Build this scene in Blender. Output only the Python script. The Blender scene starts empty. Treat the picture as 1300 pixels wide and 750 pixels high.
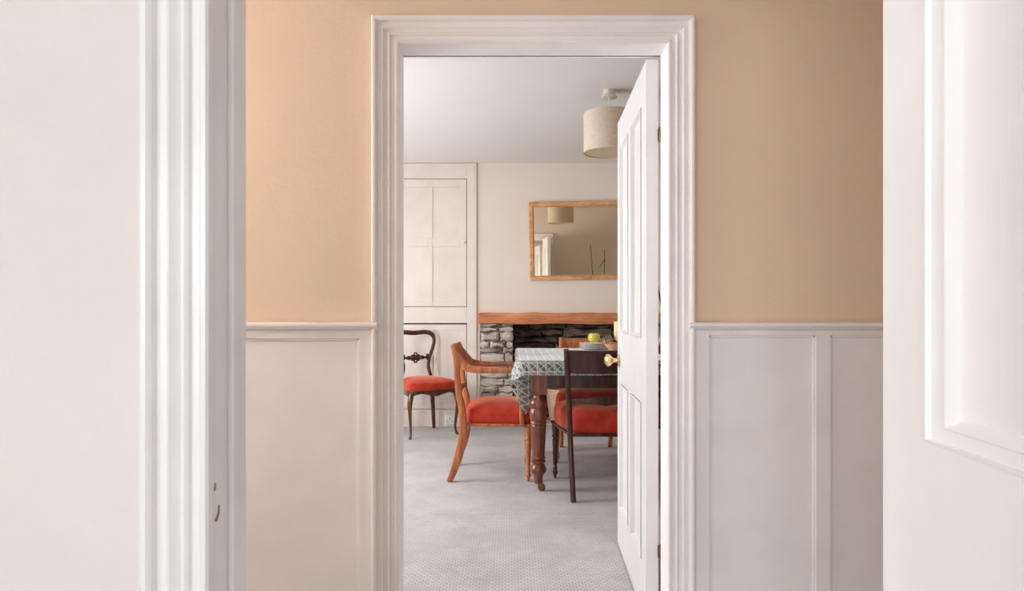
import bpy, bmesh, math, random
from mathutils import Vector, Matrix
random.seed(7)
C = bpy.context.scene.collection
PI = math.pi
F = 860.0            # focal length in pixels for a 1300 px wide frame
CH = 1.12            # camera height
HZ = 390.0           # horizon row

# ------------------------------------------------------------------ materials
def lin(c):
    return tuple(((v/255)/12.92 if v/255 <= .04045 else ((v/255+.055)/1.055)**2.4) for v in c)+(1,)

class Mat:
    def __init__(s, name, rgb=(200, 200, 200), rough=.5, metal=0, spec=.5):
        s.m = bpy.data.materials.new(name); s.m.use_nodes = True
        s.nt = s.m.node_tree; s.N = s.nt.nodes; s.L = s.nt.links
        s.b = s.N['Principled BSDF']
        s.b.inputs['Base Color'].default_value = lin(rgb)
        s.b.inputs['Roughness'].default_value = rough
        s.b.inputs['Metallic'].default_value = metal
        s.b.inputs['Specular IOR Level'].default_value = spec
    def n(s, t, **kw):
        x = s.N.new(t)
        for k, v in kw.items():
            if hasattr(x, k): setattr(x, k, v)
            else: x.inputs[k].default_value = v
        return x
    def coords(s, scale=(1, 1, 1), kind='Object'):
        tc = s.n('ShaderNodeTexCoord'); mp = s.n('ShaderNodeMapping')
        mp.inputs['Scale'].default_value = scale
        s.L.new(tc.outputs[kind], mp.inputs['Vector']); return mp.outputs[0]
    def noise(s, vec, scale, detail=4, rough=.5):
        x = s.n('ShaderNodeTexNoise'); x.inputs['Scale'].default_value = scale
        x.inputs['Detail'].default_value = detail; x.inputs['Roughness'].default_value = rough
        if vec is not None: s.L.new(vec, x.inputs['Vector'])
        return x.outputs['Fac']
    def ramp(s, fac, stops):
        r = s.n('ShaderNodeValToRGB'); e = r.color_ramp.elements
        while len(e) < len(stops): e.new(.5)
        for i, (p, c) in enumerate(stops):
            e[i].position = p; e[i].color = lin(c)
        s.L.new(fac, r.inputs[0]); return r.outputs[0]
    def color(s, sock): s.L.new(sock, s.b.inputs['Base Color'])
    def bump(s, fac, strength=.2, dist=.01):
        b = s.n('ShaderNodeBump'); b.inputs['Strength'].default_value = strength
        b.inputs['Distance'].default_value = dist
        s.L.new(fac, b.inputs['Height'])
        prev = s.b.inputs['Normal']
        if prev.is_linked: s.L.new(prev.links[0].from_socket, b.inputs['Normal'])
        s.L.new(b.outputs[0], s.b.inputs['Normal'])
    def math(s, op, a, b=None, c=None):
        x = s.n('ShaderNodeMath', operation=op)
        for i, v in enumerate((a, b, c)):
            if v is None: continue
            if isinstance(v, (int, float)): x.inputs[i].default_value = v
            else: s.L.new(v, x.inputs[i])
        return x.outputs[0]

def plaster(name, rgb, rough=.75, fine=90, amt=.25, vary=8):
    M = Mat(name, rgb, rough, spec=.25)
    v = M.coords()
    a = M.noise(v, 2.5, 3); lo = tuple(max(0, c-vary) for c in rgb)
    M.color(M.ramp(a, [(.3, lo), (.7, rgb)]))
    M.bump(M.noise(v, fine, 5, .6), amt, .0025)
    M.bump(M.noise(v, fine*.25, 3, .5), amt*.6, .004)
    return M.m

def gloss_paint(name, rgb, rough=.3, amt=.25, direc=(60, 60, 3)):
    M = Mat(name, rgb, rough, spec=.5)
    v = M.coords(direc)
    M.bump(M.noise(v, 2.5, 4, .55), amt, .002)
    v2 = M.coords()
    lo = tuple(c-5 for c in rgb)
    M.color(M.ramp(M.noise(v2, 6, 4), [(.35, lo), (.6, rgb)]))
    M.bump(M.noise(v2, 60, 3, .5), amt*.4, .0015)
    return M.m

def wood(name, dark, mid, light, rough=.35, scale=(1, 1, 1), grain=(14, 14, 1.6)):
    M = Mat(name, mid, rough, spec=.5)
    v = M.coords(tuple(a*b for a, b in zip(grain, scale)))
    f = M.noise(v, 3, 8, .62)
    M.color(M.ramp(f, [(.28, dark), (.5, mid), (.72, light)]))
    M.bump(f, .08, .002)
    M.b.inputs['Coat Weight'].default_value = .25
    M.b.inputs['Coat Roughness'].default_value = .2
    return M.m

m_wallnear = plaster('near_wall_paint', (230, 221, 216), .7, 55, .5, 4)
m_beige = plaster('hall_beige_paint', (234, 209, 184), .75, 70, .22, 5)
m_cream = plaster('dining_cream_paint', (233, 222, 211), .8, 80, .2, 4)
m_ceil = plaster('ceiling_paint', (229, 225, 222), .85, 60, .1, 3)
m_trim = gloss_paint('white_gloss_trim', (241, 239, 238), .28, .5)
m_hall = gloss_paint('white_satin_trim', (243, 239, 238), .42, .12)
m_door = gloss_paint('white_satin_door', (230, 229, 229), .4, .15)
m_door1 = gloss_paint('white_satin_door_lit', (247, 248, 250), .4, .15)  # same satin white, lightened to stand in for more light on the near door
m_cup = gloss_paint('cupboard_paint', (230, 220, 212), .5, .12)
m_maho = wood('mahogany_warm', (124, 64, 34), (178, 102, 58), (212, 140, 90), .32)
m_mahod = wood('mahogany_dark', (34, 12, 9), (62, 24, 16), (96, 46, 30), .28)
m_mahom = wood('mahogany_table', (72, 36, 22), (116, 62, 40), (160, 98, 68), .32)
m_walnut = wood('walnut_dark', (48, 24, 14), (84, 46, 30), (128, 82, 58), .3)
m_beam = wood('mantel_oak', (150, 86, 50), (204, 130, 82), (232, 164, 112), .6, grain=(1.2, 12, 14))
m_oak = wood('mirror_oak', (178, 120, 74), (214, 158, 106), (232, 184, 134), .5, grain=(3, 6, 6))
m_twig = Mat('twig_bark', (58, 36, 24), .8).m
m_brass = Mat('polished_brass', (232, 208, 156), .25, 1).m
m_dkmetal = Mat('aged_castor_brass', (128, 102, 76), .4, 1).m
m_mirror = Mat('mirror_silver', (238, 226, 202), .015, 1).m
m_white = Mat('glazed_white_china', (240, 236, 234), .15).m
m_socket = Mat('socket_plastic', (242, 240, 236), .3).m
m_slot = Mat('socket_slot', (60, 56, 54), .5).m
m_gap = Mat('gap_shade', (70, 58, 50), .9).m  # dark tone for the shade in the cupboard door gaps
m_chip = Mat('bare_wood_chip', (150, 124, 98), .8).m
m_wax = Mat('candle_wax', (246, 226, 160), .4).m; 
m_soot = plaster('soot_wall', (58, 50, 45), .95, 40, .5, 12)
m_inner = Mat('shade_lining', (204, 186, 154), .8).m
m_rose = Mat('rose_plastic', (222, 210, 198), .5).m

def glass():
    M = Mat('drinking_glass', (250, 250, 250), .02)
    M.b.inputs['Transmission Weight'].default_value = 1; M.b.inputs['IOR'].default_value = 1.45
    return M.m
m_glass = glass()

def velvet():
    M = Mat('terracotta_velvet', (190, 62, 42), .8, spec=.15)
    v = M.coords()
    M.color(M.ramp(M.noise(v, 14, 4), [(.3, (170, 48, 34)), (.7, (196, 70, 50))]))
    M.b.inputs['Sheen Weight'].default_value = .7
    M.b.inputs['Sheen Roughness'].default_value = .4
    M.b.inputs['Sheen Tint'].default_value = lin((255, 190, 160))
    M.bump(M.noise(v, 260, 3, .7), .2, .002)
    return M.m
m_velvet = velvet()

def carpet():
    M = Mat('loop_carpet', (204, 201, 199), .95, spec=.1)
    v = M.coords()
    br = M.n('ShaderNodeTexBrick'); M.L.new(v, br.inputs['Vector'])
    br.inputs['Scale'].default_value = 1
    br.inputs['Brick Width'].default_value = .026; br.inputs['Row Height'].default_value = .017
    br.inputs['Mortar Size'].default_value = .0035; br.inputs['Mortar Smooth'].default_value = .8
    br.inputs['Color1'].default_value = lin((220, 219, 219)); br.inputs['Color2'].default_value = lin((212, 211, 211))
    br.inputs['Mortar'].default_value = lin((188, 186, 186))
    mix = M.n('ShaderNodeMix', data_type='RGBA', blend_type='MULTIPLY'); mix.inputs[0].default_value = 1
    M.L.new(br.outputs['Color'], mix.inputs[6])
    M.L.new(M.ramp(M.noise(v, 3.5, 5, .6), [(.3, (232, 228, 224)), (.7, (255, 255, 255))]), mix.inputs[7])
    M.color(mix.outputs[2])
    M.bump(M.math('MULTIPLY', br.outputs['Fac'], -1), .4, .003)
    M.bump(M.noise(v, 420, 2, .7), .35, .002)
    return M.m
m_carpet = carpet()

def linen():
    M = Mat('shade_linen', (206, 188, 174), .9, spec=.1)
    v = M.coords((1, 1, 1))
    M.color(M.ramp(M.noise(M.coords((30, 30, 160)), 2, 4, .6), [(.3, (196, 176, 160)), (.7, (220, 204, 190))]))
    M.bump(M.noise(M.coords((200, 200, 500)), 1, 2), .15, .001)
    return M.m
m_linen = linen()

def stone(name, cols, rough=.85, bump=.7):
    M = Mat(name, cols[1], rough, spec=.3)
    g = M.n('ShaderNodeNewGeometry'); v = M.coords((2, 2, 7))
    f = M.noise(v, 5, 9, .68)
    r = M.math('MULTIPLY_ADD', g.outputs['Random Per Island'], .34, M.math('SUBTRACT', f, .17))
    M.color(M.ramp(r, [(.28, cols[0]), (.5, cols[1]), (.72, cols[2])]))
    M.bump(M.noise(v, 12, 8, .65), bump, .012)
    return M.m
m_stone = stone('slate_pale', ((120, 110, 104), (176, 164, 155), (222, 208, 198)))
m_stoned = stone('slate_sooty', ((58, 48, 42), (110, 92, 80), (176, 154, 140)))
m_mortar = stone('lime_mortar', ((96, 86, 78), (128, 118, 108), (150, 140, 130)))
m_mortard = stone('sooty_mortar', ((26, 22, 20), (40, 34, 30), (56, 48, 42)))

def wicker():
    M = Mat('pale_wicker', (226, 184, 156), .7, spec=.2)
    w = M.n('ShaderNodeTexWave', wave_type='BANDS', bands_direction='Z'); w.inputs['Scale'].default_value = 26
    w.inputs['Distortion'].default_value = 1
    M.L.new(M.coords(), w.inputs['Vector'])
    M.color(M.ramp(w.outputs['Fac'], [(0, (196, 150, 122)), (.6, (238, 204, 180))]))
    M.bump(w.outputs['Fac'], .5, .006)
    return M.m
m_wicker = wicker()
m_rim = wood('rim_willow', (60, 34, 18), (96, 58, 34), (130, 84, 54), .6)

def apple():
    M = Mat('apple_skin', (206, 206, 84), .3)
    v = M.coords((1, 1, .35))
    M.color(M.ramp(M.noise(v, 30, 5, .6), [(.3, (200, 192, 56)), (.55, (216, 208, 84)), (.8, (230, 222, 124))]))
    return M.m
m_apple = apple()
def crust():
    M = Mat('pastry_crust', (206, 136, 74), .5)
    M.color(M.ramp(M.noise(M.coords((1, 4, 1)), 22, 5, .6), [(.3, (178, 100, 48)), (.7, (232, 172, 108))]))
    M.bump(M.noise(M.coords((1, 6, 1)), 30, 4), .4, .004)
    return M.m
m_crust = crust()
m_peach = Mat('peach_glaze', (236, 190, 154), .35).m

def cloth_mat():
    M = Mat('patterned_tablecloth', (150, 158, 156), .55, spec=.5)
    M.b.inputs['Sheen Weight'].default_value = 1; M.b.inputs['Sheen Roughness'].default_value = .35
    tc = M.n('ShaderNodeTexCoord'); sp = M.n('ShaderNodeSeparateXYZ'); M.L.new(tc.outputs['UV'], sp.inputs[0])
    U = M.math('MULTIPLY', sp.outputs[0], 1/.051); V = M.math('MULTIPLY', sp.outputs[1], 1/.0515)
    u = M.math('FRACT', U); v = M.math('FRACT', V)
    row = M.math('GREATER_THAN', M.math('FRACT', M.math('MULTIPLY', V, .5)), .5)    # leaf rows and fan rows alternate
    w = .045
    def line(e, wd=w): return M.math('LESS_THAN', M.math('ABSOLUTE', e), wd)
    def orr(a, b): return M.math('MAXIMUM', a, b)
    l = orr(line(M.math('SUBTRACT', u, 1-w), w), line(M.math('SUBTRACT', v, w), w))
    d1 = line(M.math('SUBTRACT', u, v), .06)
    d2 = line(M.math('SUBTRACT', M.math('ADD', u, v), 1), .06)
    d3 = line(M.math('SUBTRACT', M.math('MULTIPLY', u, .5), v), .04)
    # arcs centred on the cell corners
    def circ(cx, cy, r, wd):
        a = M.math('POWER', M.math('SUBTRACT', u, cx), 2); b = M.math('POWER', M.math('SUBTRACT', v, cy), 2)
        return M.math('SUBTRACT', M.math('SQRT', M.math('ADD', a, b)), r)
    c1 = circ(1, 1, 1, w); c2 = circ(0, 0, 1, w)
    leaf = M.math('MULTIPLY', M.math('LESS_THAN', c1, 0), M.math('LESS_THAN', c2, 0))
    arcs = orr(line(c1), line(c2))
    rl = orr(arcs, d1)
    fan = orr(d2, d3)
    nrow = M.math('SUBTRACT', 1, row)
    lines = orr(l, orr(M.math('MULTIPLY', row, rl), M.math('MULTIPLY', nrow, fan)))
    dark = M.math('MULTIPLY', M.math('MULTIPLY', leaf, row), .8)
    mx = M.n('ShaderNodeMix', data_type='RGBA'); mx.inputs[6].default_value = lin((168, 176, 170)); mx.inputs[7].default_value = lin((108, 116, 116))
    M.L.new(dark, mx.inputs[0])
    m2 = M.n('ShaderNodeMix', data_type='RGBA'); m2.inputs[7].default_value = lin((238, 236, 228))
    M.L.new(mx.outputs[2], m2.inputs[6]); M.L.new(lines, m2.inputs[0])
    M.color(m2.outputs[2])
    tr = M.n('ShaderNodeBsdfTranslucent'); M.L.new(m2.outputs[2], tr.inputs[0])
    ms = M.n('ShaderNodeMixShader'); ms.inputs[0].default_value = .42
    M.L.new(M.b.outputs[0], ms.inputs[1]); M.L.new(tr.outputs[0], ms.inputs[2])
    M.L.new(ms.outputs[0], M.N['Material Output'].inputs[0])
    return M.m
m_cloth = cloth_mat()

# ------------------------------------------------------------------ object helpers
def obj(name, bm, mat, parent=None, smooth=True, bevel=0, seg=2, angle=35, loc=None, subsurf=0, recalc=True):
    if recalc: bmesh.ops.recalc_face_normals(bm, faces=bm.faces)
    me = bpy.data.meshes.new(name); bm.to_mesh(me); bm.free()
    for m in (mat if isinstance(mat, (list, tuple)) else [mat]): me.materials.append(m)
    if smooth:
        me.polygons.foreach_set('use_smooth', [True]*len(me.polygons))
        me.set_sharp_from_angle(angle=math.radians(angle)) if not bevel else me.set_sharp_from_angle(angle=math.radians(60))
    o = bpy.data.objects.new(name, me); C.objects.link(o)
    if loc: o.location = loc
    if parent: o.parent = parent
    if bevel:
        md = o.modifiers.new('bevel', 'BEVEL'); md.width = bevel; md.segments = seg; md.limit_method = 'ANGLE'
        md.harden_normals = False
    if subsurf:
        md = o.modifiers.new('sub', 'SUBSURF'); md.levels = subsurf; md.render_levels = subsurf
    return o

def empty(name, loc, label, cat, rotz=0, group=None):
    o = bpy.data.objects.new(name, None); C.objects.link(o)
    o.location = loc; o.rotation_euler = (0, 0, rotz); o.empty_display_size = .1
    tag(o, label, cat, group); return o
def tag(o, label, cat, group=None):
    o['label'] = label; o['category'] = cat
    if group: o['group'] = group
    return o
def struct(o, label=None, cat=None):
    o['kind'] = 'structure'
    if label: o['label'] = label
    if cat: o['category'] = cat
    return o
def copy_tree(o, parent=None):
    c = o.copy(); C.objects.link(c)
    if parent is not None:
        c.parent = parent
    for ch in list(o.children): copy_tree(ch, c)
    return c

def box(bm, x0, x1, y0, y1, z0, z1, mi=0):
    v = [bm.verts.new(p) for p in ((x0, y0, z0), (x1, y0, z0), (x1, y1, z0), (x0, y1, z0), (x0, y0, z1), (x1, y0, z1), (x1, y1, z1), (x0, y1, z1))]
    for f in ((0, 3, 2, 1), (4, 5, 6, 7), (0, 1, 5, 4), (1, 2, 6, 5), (2, 3, 7, 6), (3, 0, 4, 7)):
        bm.faces.new([v[i] for i in f]).material_index = mi
    return v
def rings(bm, loops, closed=True, cap=True, mi=0):
    R = [[bm.verts.new(p) for p in l] for l in loops]
    n = len(R[0])
    for a, b in zip(R, R[1:]):
        for i in range(n if closed else n-1):
            j = (i+1) % n
            bm.faces.new((a[i], a[j], b[j], b[i])).material_index = mi
    if cap and closed:
        bm.faces.new(R[0][::-1]).material_index = mi; bm.faces.new(R[-1]).material_index = mi
    return R
def lathe(bm, prof, cx=0, cy=0, n=28, cap=True, mi=0, sx=1, sy=1):
    return rings(bm, [[(cx+r*sx*math.cos(2*PI*i/n), cy+r*sy*math.sin(2*PI*i/n), z) for i in range(n)] for r, z in prof], cap=cap, mi=mi)
def catmull(P, k=6):
    out = []; n = len(P)
    for i in range(n-1):
        p0 = P[max(i-1, 0)]; p1 = P[i]; p2 = P[i+1]; p3 = P[min(i+2, n-1)]
        for s in range(k):
            t = s/k
            out.append(tuple(.5*((2*b)+(-a+c)*t+(2*a-5*b+4*c-d)*t*t+(-a+3*b-3*c+d)*t**3) for a, b, c, d in zip(p0, p1, p2, p3)))
    out.append(tuple(P[-1])); return out
def sweep(bm, pts, lateral, k=6, ch=.25, rnd=False):
    """pts: (x,y,z,width in the bending plane,thickness along 'lateral')"""
    P = catmull(pts, k) if k > 1 else pts
    L = Vector(lateral).normalized(); loops = []
    for i, p in enumerate(P):
        a = Vector(P[max(i-1, 0)][:3]); b = Vector(P[min(i+1, len(P)-1)][:3])
        T = (b-a).normalized(); W = L.cross(T).normalized(); c = Vector(p[:3]); w = p[3]/2; t = p[4]/2
        if rnd: sec = [(math.cos(2*PI*j/12), math.sin(2*PI*j/12)) for j in range(12)]
        else:
            q = 1-ch*2*min(w, t)/(2*w) if w > 0 else 1; r = 1-ch*2*min(w, t)/(2*t) if t > 0 else 1
            sec = [(q, 1), (-q, 1), (-1, r), (-1, -r), (-q, -1), (q, -1), (1, -r), (1, r)]
        loops.append([tuple(c+W*w*sa+L*t*sb) for sa, sb in sec])
    rings(bm, loops); return bm
def tube(bm, pts, r0, r1=None, n=8, k=4):
    P = catmull(pts, k); r1 = r0 if r1 is None else r1; loops = []; up = Vector((0.13, .97, .2)).normalized()
    for i, p in enumerate(P):
        a = Vector(P[max(i-1, 0)]); b = Vector(P[min(i+1, len(P)-1)]); T = (b-a).normalized()
        s = T.cross(up).normalized(); u = s.cross(T); r = r0+(r1-r0)*i/(len(P)-1)
        loops.append([tuple(Vector(p)+s*r*math.cos(2*PI*j/n)+u*r*math.sin(2*PI*j/n)) for j in range(n)])
    rings(bm, loops)
NB = bmesh.new

def wall_mesh(axis, a0, a1, f0, f1, z1, holes):
    """axis 'x': wall runs along x between a0..a1, faces at y=f0..f1; holes (a,b,za,zb)"""
    bm = NB()
    As = sorted({a0, a1, *[h[0] for h in holes], *[h[1] for h in holes]})
    Zs = sorted({0, z1, *[h[2] for h in holes], *[h[3] for h in holes]})
    for i in range(len(As)-1):
        for j in range(len(Zs)-1):
            ca = (As[i]+As[i+1])/2; cz = (Zs[j]+Zs[j+1])/2
            if any(h[0] < ca < h[1] and h[2] < cz < h[3] for h in holes): continue
            if axis == 'x': box(bm, As[i], As[i+1], f0, f1, Zs[j], Zs[j+1])
            else: box(bm, f0, f1, As[i], As[i+1], Zs[j], Zs[j+1])
    bmesh.ops.remove_doubles(bm, verts=bm.verts, dist=1e-5)
    seen = {}
    for f in bm.faces:
        seen.setdefault(tuple(sorted(v.index for v in f.verts)), []).append(f)
    bm.verts.index_update(); seen = {}
    for f in bm.faces: seen.setdefault(frozenset(v.index for v in f.verts), []).append(f)
    dup = [f for fs in seen.values() if len(fs) > 1 for f in fs]
    bmesh.ops.delete(bm, geom=dup, context='FACES_ONLY')
    return bm

# ------------------------------------------------------------------ the shell
H = 2.477
NY0, NY1 = .891, .981        # wall of the first doorway
HY0, HY1 = 2.234, 2.370      # wall between hall and dining room
FY = 6.38                    # far wall of the dining room
XL, XR = -2.3, 2.5
NXL, NXR = -.3927, .548      # first opening
OXL, OXR = -.3715, .5100     # second opening
OH = 1.985

bm = NB(); box(bm, XL-.2, XR+.2, -3.2, FY+1.0, -.1, 0)
struct(obj('floor', bm, m_carpet, smooth=False), 'pale grey looped carpet with a fine woven grid', 'carpet')
bm = NB(); box(bm, XL-.2, XR+.2, -3.2, FY+1.0, H, H+.1)
struct(obj('ceiling', bm, m_ceil, smooth=False))
# left wall: a window per space, plus one added to brighten the far carpet
W_D = (3.35, 4.45, .7, 1.86); W_E = (5.05, 5.85, .7, 1.86); W_H = (1.15, 2.05, 1.3, 2.3); W_N = (-2.9, -1.5, .9, 2.35)
bm = wall_mesh('y', -3.0, FY+.1, XL-.2, XL, H, [W_D, W_E, W_H, W_N]); struct(obj('wall_left', bm, m_cream, smooth=False))
bm = wall_mesh('y', -3.0, FY+.1, XR, XR+.2, H, []); struct(obj('wall_right', bm, m_cream, smooth=False))
W_B = (-1.9, -.3, .45, 1.9)
bm = wall_mesh('x', XL-.2, XR+.2, -3.2, -3.0, H, [W_B]); struct(obj('wall_back', bm, m_wallnear, smooth=False))
bm = wall_mesh('x', XL, XR, NY0, NY1, H, [(NXL-.03, NXR+.03, 0, 2.03)])
struct(obj('wall_near', bm, [m_wallnear], smooth=False), 'textured off-white wall to the left of the near doorway', 'wall')
bm = wall_mesh('x', XL, XR, HY0, HY1, H, [(OXL-.03, OXR+.03, 0, OH+.03)])
bm.faces.ensure_lookup_table()
o = obj('wall_middle', bm, [m_beige, m_cream], smooth=False)
for p in o.data.polygons:
    if p.center.y > HY1-.001: p.material_index = 1
struct(o, 'beige painted hall wall above the white panelling', 'wall')
# far wall with the fireplace recess left open
RX0, RX1, RZ = .015, 1.50, .97
PX0, PX1 = -.304, 1.78
bm = wall_mesh('x', XL, XR, FY, FY+.1, H, [(PX0+.002, PX1-.002, 0, RZ+.004)])
struct(obj('wall_far', bm, m_cream, smooth=False), 'cream plaster wall above the fireplace', 'wall')

def window(name, axis, w, face, depth, nx, nz):
    bm = NB(); a0, a1, z0, z1 = w; t = .055
    def bb(p0, p1, q0, q1, d0, d1):
        if axis == 'y': box(bm, d0, d1, p0, p1, q0, q1)
        else: box(bm, p0, p1, d0, d1, q0, q1)
    d0, d1 = face+depth*.35, face+depth*.35+.04
    bb(a0, a0+t, z0, z1, d0, d1); bb(a1-t, a1, z0, z1, d0, d1)
    bb(a0, a1, z0, z0+t, d0, d1); bb(a0, a1, z1-t, z1, d0, d1)
    for i in range(1, nx): p = a0+(a1-a0)*i/nx; bb(p-.011, p+.011, z0, z1, d0+.008, d1-.008)
    for i in range(1, nz): p = z0+(z1-z0)*i/nz; bb(a0, a1, p-.014, p+.014, d0+.006, d1-.006)
    struct(obj(name, bm, m_door, smooth=False, bevel=.004))
window('window_1', 'y', W_D, XL, -.2, 2, 2)
window('added_window_5', 'y', W_E, XL, -.2, 2, 2)  # unseen extra window, added to lift the far end of the dining room
window('window_2', 'y', W_H, XL, -.2, 2, 2)
window('window_3', 'y', W_N, XL, -.2, 2, 2)
window('window_4', 'x', W_B, -3.0, -.2, 3, 2)

# ------------------------------------------------------------------ casings
PROF = [(0, 0), (0, .014), (.003, .018), (.009, .019), (.012, .016), (.013, .012), (.024, .012), (.026, .018), (.030, .021), (.034, .018),
        (.035, .013), (.038, .013), (.045, .017), (.050, .023), (.053, .024), (.055, .020), (.056, .020), (.068, .020), (.070, .030),
        (.075, .035), (.081, .035), (.086, .031), (.088, .024), (.088, 0)]
def casing(name, xl, xr, h, y, sgn, mat, w=.088, z0=0):
    k = w/.088; bm = NB()
    R = []
    for u, d in PROF:
        u *= k; yy = y+sgn*d
        R.append([(xl-u, yy, z0), (xl-u, yy, h+u), (xr+u, yy, h+u), (xr+u, yy, z0)])
    V = [[bm.verts.new(p) for p in r] for r in R]
    for a, b in zip(V, V[1:]):
        for i in range(3): bm.faces.new((a[i], a[i+1], b[i+1], b[i]))
    for i in (0, 3): bm.faces.new([v[i] for v in V])
    return obj(name, bm, mat, angle=22)
struct(casing('trim_2', OXL, OXR, OH, HY0, -1, m_hall), 'moulded white architrave around the dining room doorway', 'door frame')
struct(casing('trim_4', OXL-.012, OXR+.03, OH+.012, HY1, 1, m_hall))
struct(casing('trim_1', NXL, NXR+.03, 2.0, NY0, -1, m_trim, .083), 'thickly painted white architrave at the left of the near doorway', 'door frame')
struct(casing('trim_5', NXL, NXR, 2.0, NY1, 1, m_hall))

def jamb(name, xl, xr, h, y0, y1, s0, s1, mat, side):
    """lining boards with a door stop between s0..s1; side=+1: rebate after the stop"""
    bm = NB(); t = .03; e = .012
    a0, a1 = (s1, y1) if side > 0 else (y0, s0)      # rebated part
    b0, b1 = (y0, s1) if side > 0 else (s0, y1)
    for (q0, q1, off) in ((b0, b1, 0), (a0, a1, -e)):
        box(bm, xl-t, xl+off, q0, q1, 0, h-off if off else h)
        box(bm, xr-off, xr+t, q0, q1, 0, h-off if off else h)
        box(bm, xl-t, xr+t, q0, q1, h-off, h+t)
    return struct(obj(name, bm, mat, smooth=False, bevel=.002))
bm = NB()
t = .0295; e = .014
box(bm, OXL-t, OXL, HY0+.0005, 2.325, 0, OH); box(bm, OXR, OXR+t, HY0+.0005, 2.325, 0, OH); box(bm, OXL-t, OXR+t, HY0+.0005, 2.325, OH, OH+t)
box(bm, OXL-t, OXL-e, 2.325, HY1-.0005, 0, OH+e); box(bm, OXR+e, OXR+t, 2.325, HY1-.0005, 0, OH+e); box(bm, OXL-t, OXR+t, 2.325, HY1-.0005, OH+e, OH+t)
struct(obj('trim_6', bm, m_hall, smooth=False, bevel=.0015))
bm = NB()
box(bm, NXL-t, NXL, NY0+.0005, .936, 0, 2.0); box(bm, NXR, NXR+t, NY0+.0005, .936, 0, 2.0); box(bm, NXL-t, NXR+t, NY0+.0005, .936, 2.0, 2.0+t)
box(bm, NXL-t, NXL+.0085, .936, NY1-.0005, 0, 1.99); box(bm, NXR-.0085, NXR+t, .936, NY1-.0005, 0, 1.99); box(bm, NXL-t, NXR+t, .936, NY1-.0005, 1.99, 2.0+t)
jam = struct(obj('trim_7', bm, m_trim, smooth=False, bevel=.0025), 'white painted door lining with a chipped latch recess', 'door frame')
# chipped hole where the latch strikes
def blob(bm, cx, cz, pts, x, th):
    a = [bm.verts.new((x, cx+p[0], cz+p[1])) for p in pts]; b = [bm.verts.new((x+th, cx+p[0]*.8, cz+p[1]*.9)) for p in pts]
    bm.faces.new(a); bm.faces.new(b[::-1])
    for i in range(len(pts)): j = (i+1) % len(pts); bm.faces.new((a[i], a[j], b[j], b[i]))
bm = NB(); blob(bm, .903, .846, [(-.008, -.009), (-.003, -.011), (.002, -.006), (.006, -.002), (.007, .009), (.003, .010), (.002, .002), (-.002, -.003), (-.008, -.006)], NXL+.0002, .0008)
blob(bm, .896, .883, [(-.004, -.005), (.001, -.005), (.002, .005), (-.002, .005)], NXL+.0002, .0006)
o = obj('latch_recess', bm, m_chip, jam, smooth=False); o['label'] = 'chipped bare wood in the white paint'

# hall dado rail + panelling
RAILP = [(1.047, .006), (1.047, .024), (1.050, .030), (1.053, .033), (1.055, .040), (1.060, .046), (1.066, .046), (1.070, .040), (1.072, .030), (1.072, .006)]
def dado(name, x0, x1):
    bm = NB(); rings(bm, [[(x, HY0-d, z) for z, d in RAILP] for x in (x0, x1)])
    return struct(obj(name, bm, m_hall, angle=28), None)
o = dado('trim_8', XL+.0, -.437); o['label'] = 'white dado rail left of the dining room doorway'; o['category'] = 'dado rail'
o = dado('trim_9', .577, XR); o['label'] = 'white dado rail right of the dining room doorway'; o['category'] = 'dado rail'
def panelling(name, x0, x1, recs, ztop=1.0465):
    bm = wall_mesh('x', x0, x1, HY0-.016, HY0-.0005, ztop, [(a, b, .17, zt) for a, b, zt in recs])
    for a, b, zt in recs:      # small bead round each recessed panel
        g = .007
        for (p, q, r, s) in ((a, a+g, .17, zt), (b-g, b, .17, zt), (a, b, zt-g, zt)):
            box(bm, p, q, HY0-.010, HY0-.0005, r, s)
        box(bm, a+g, b-g, HY0-.0035, HY0-.0005, .17, zt-g)
    return struct(obj(name, bm, m_hall, smooth=False, bevel=.002))
o = panelling('trim_10', XL, OXL-.0885, [(-1.36, -.5014, 1.018), (-2.2, -1.43, 1.018)])
o['label'] = 'white painted wall panelling left of the dining room doorway'; o['category'] = 'wall panelling'
o = panelling('trim_11', OXR+.0885, XR, [(.647, .995, 1.028), (1.044, 1.39, 1.028), (1.44, 1.8, 1.028), (1.85, 2.3, 1.028)])
o['label'] = 'white panelling with narrow recessed panels right of the dining room doorway'; o['category'] = 'wall panelling'
bm = NB(); box(bm, XL, OXL-.0885, HY0-.030, HY0-.016, 0, .15); struct(obj('baseboard_left', bm, m_hall, smooth=False, bevel=.004))
bm = NB(); box(bm, OXR+.0885, XR, HY0-.030, HY0-.016, 0, .15); struct(obj('baseboard_right', bm, m_hall, smooth=False, bevel=.004))

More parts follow.
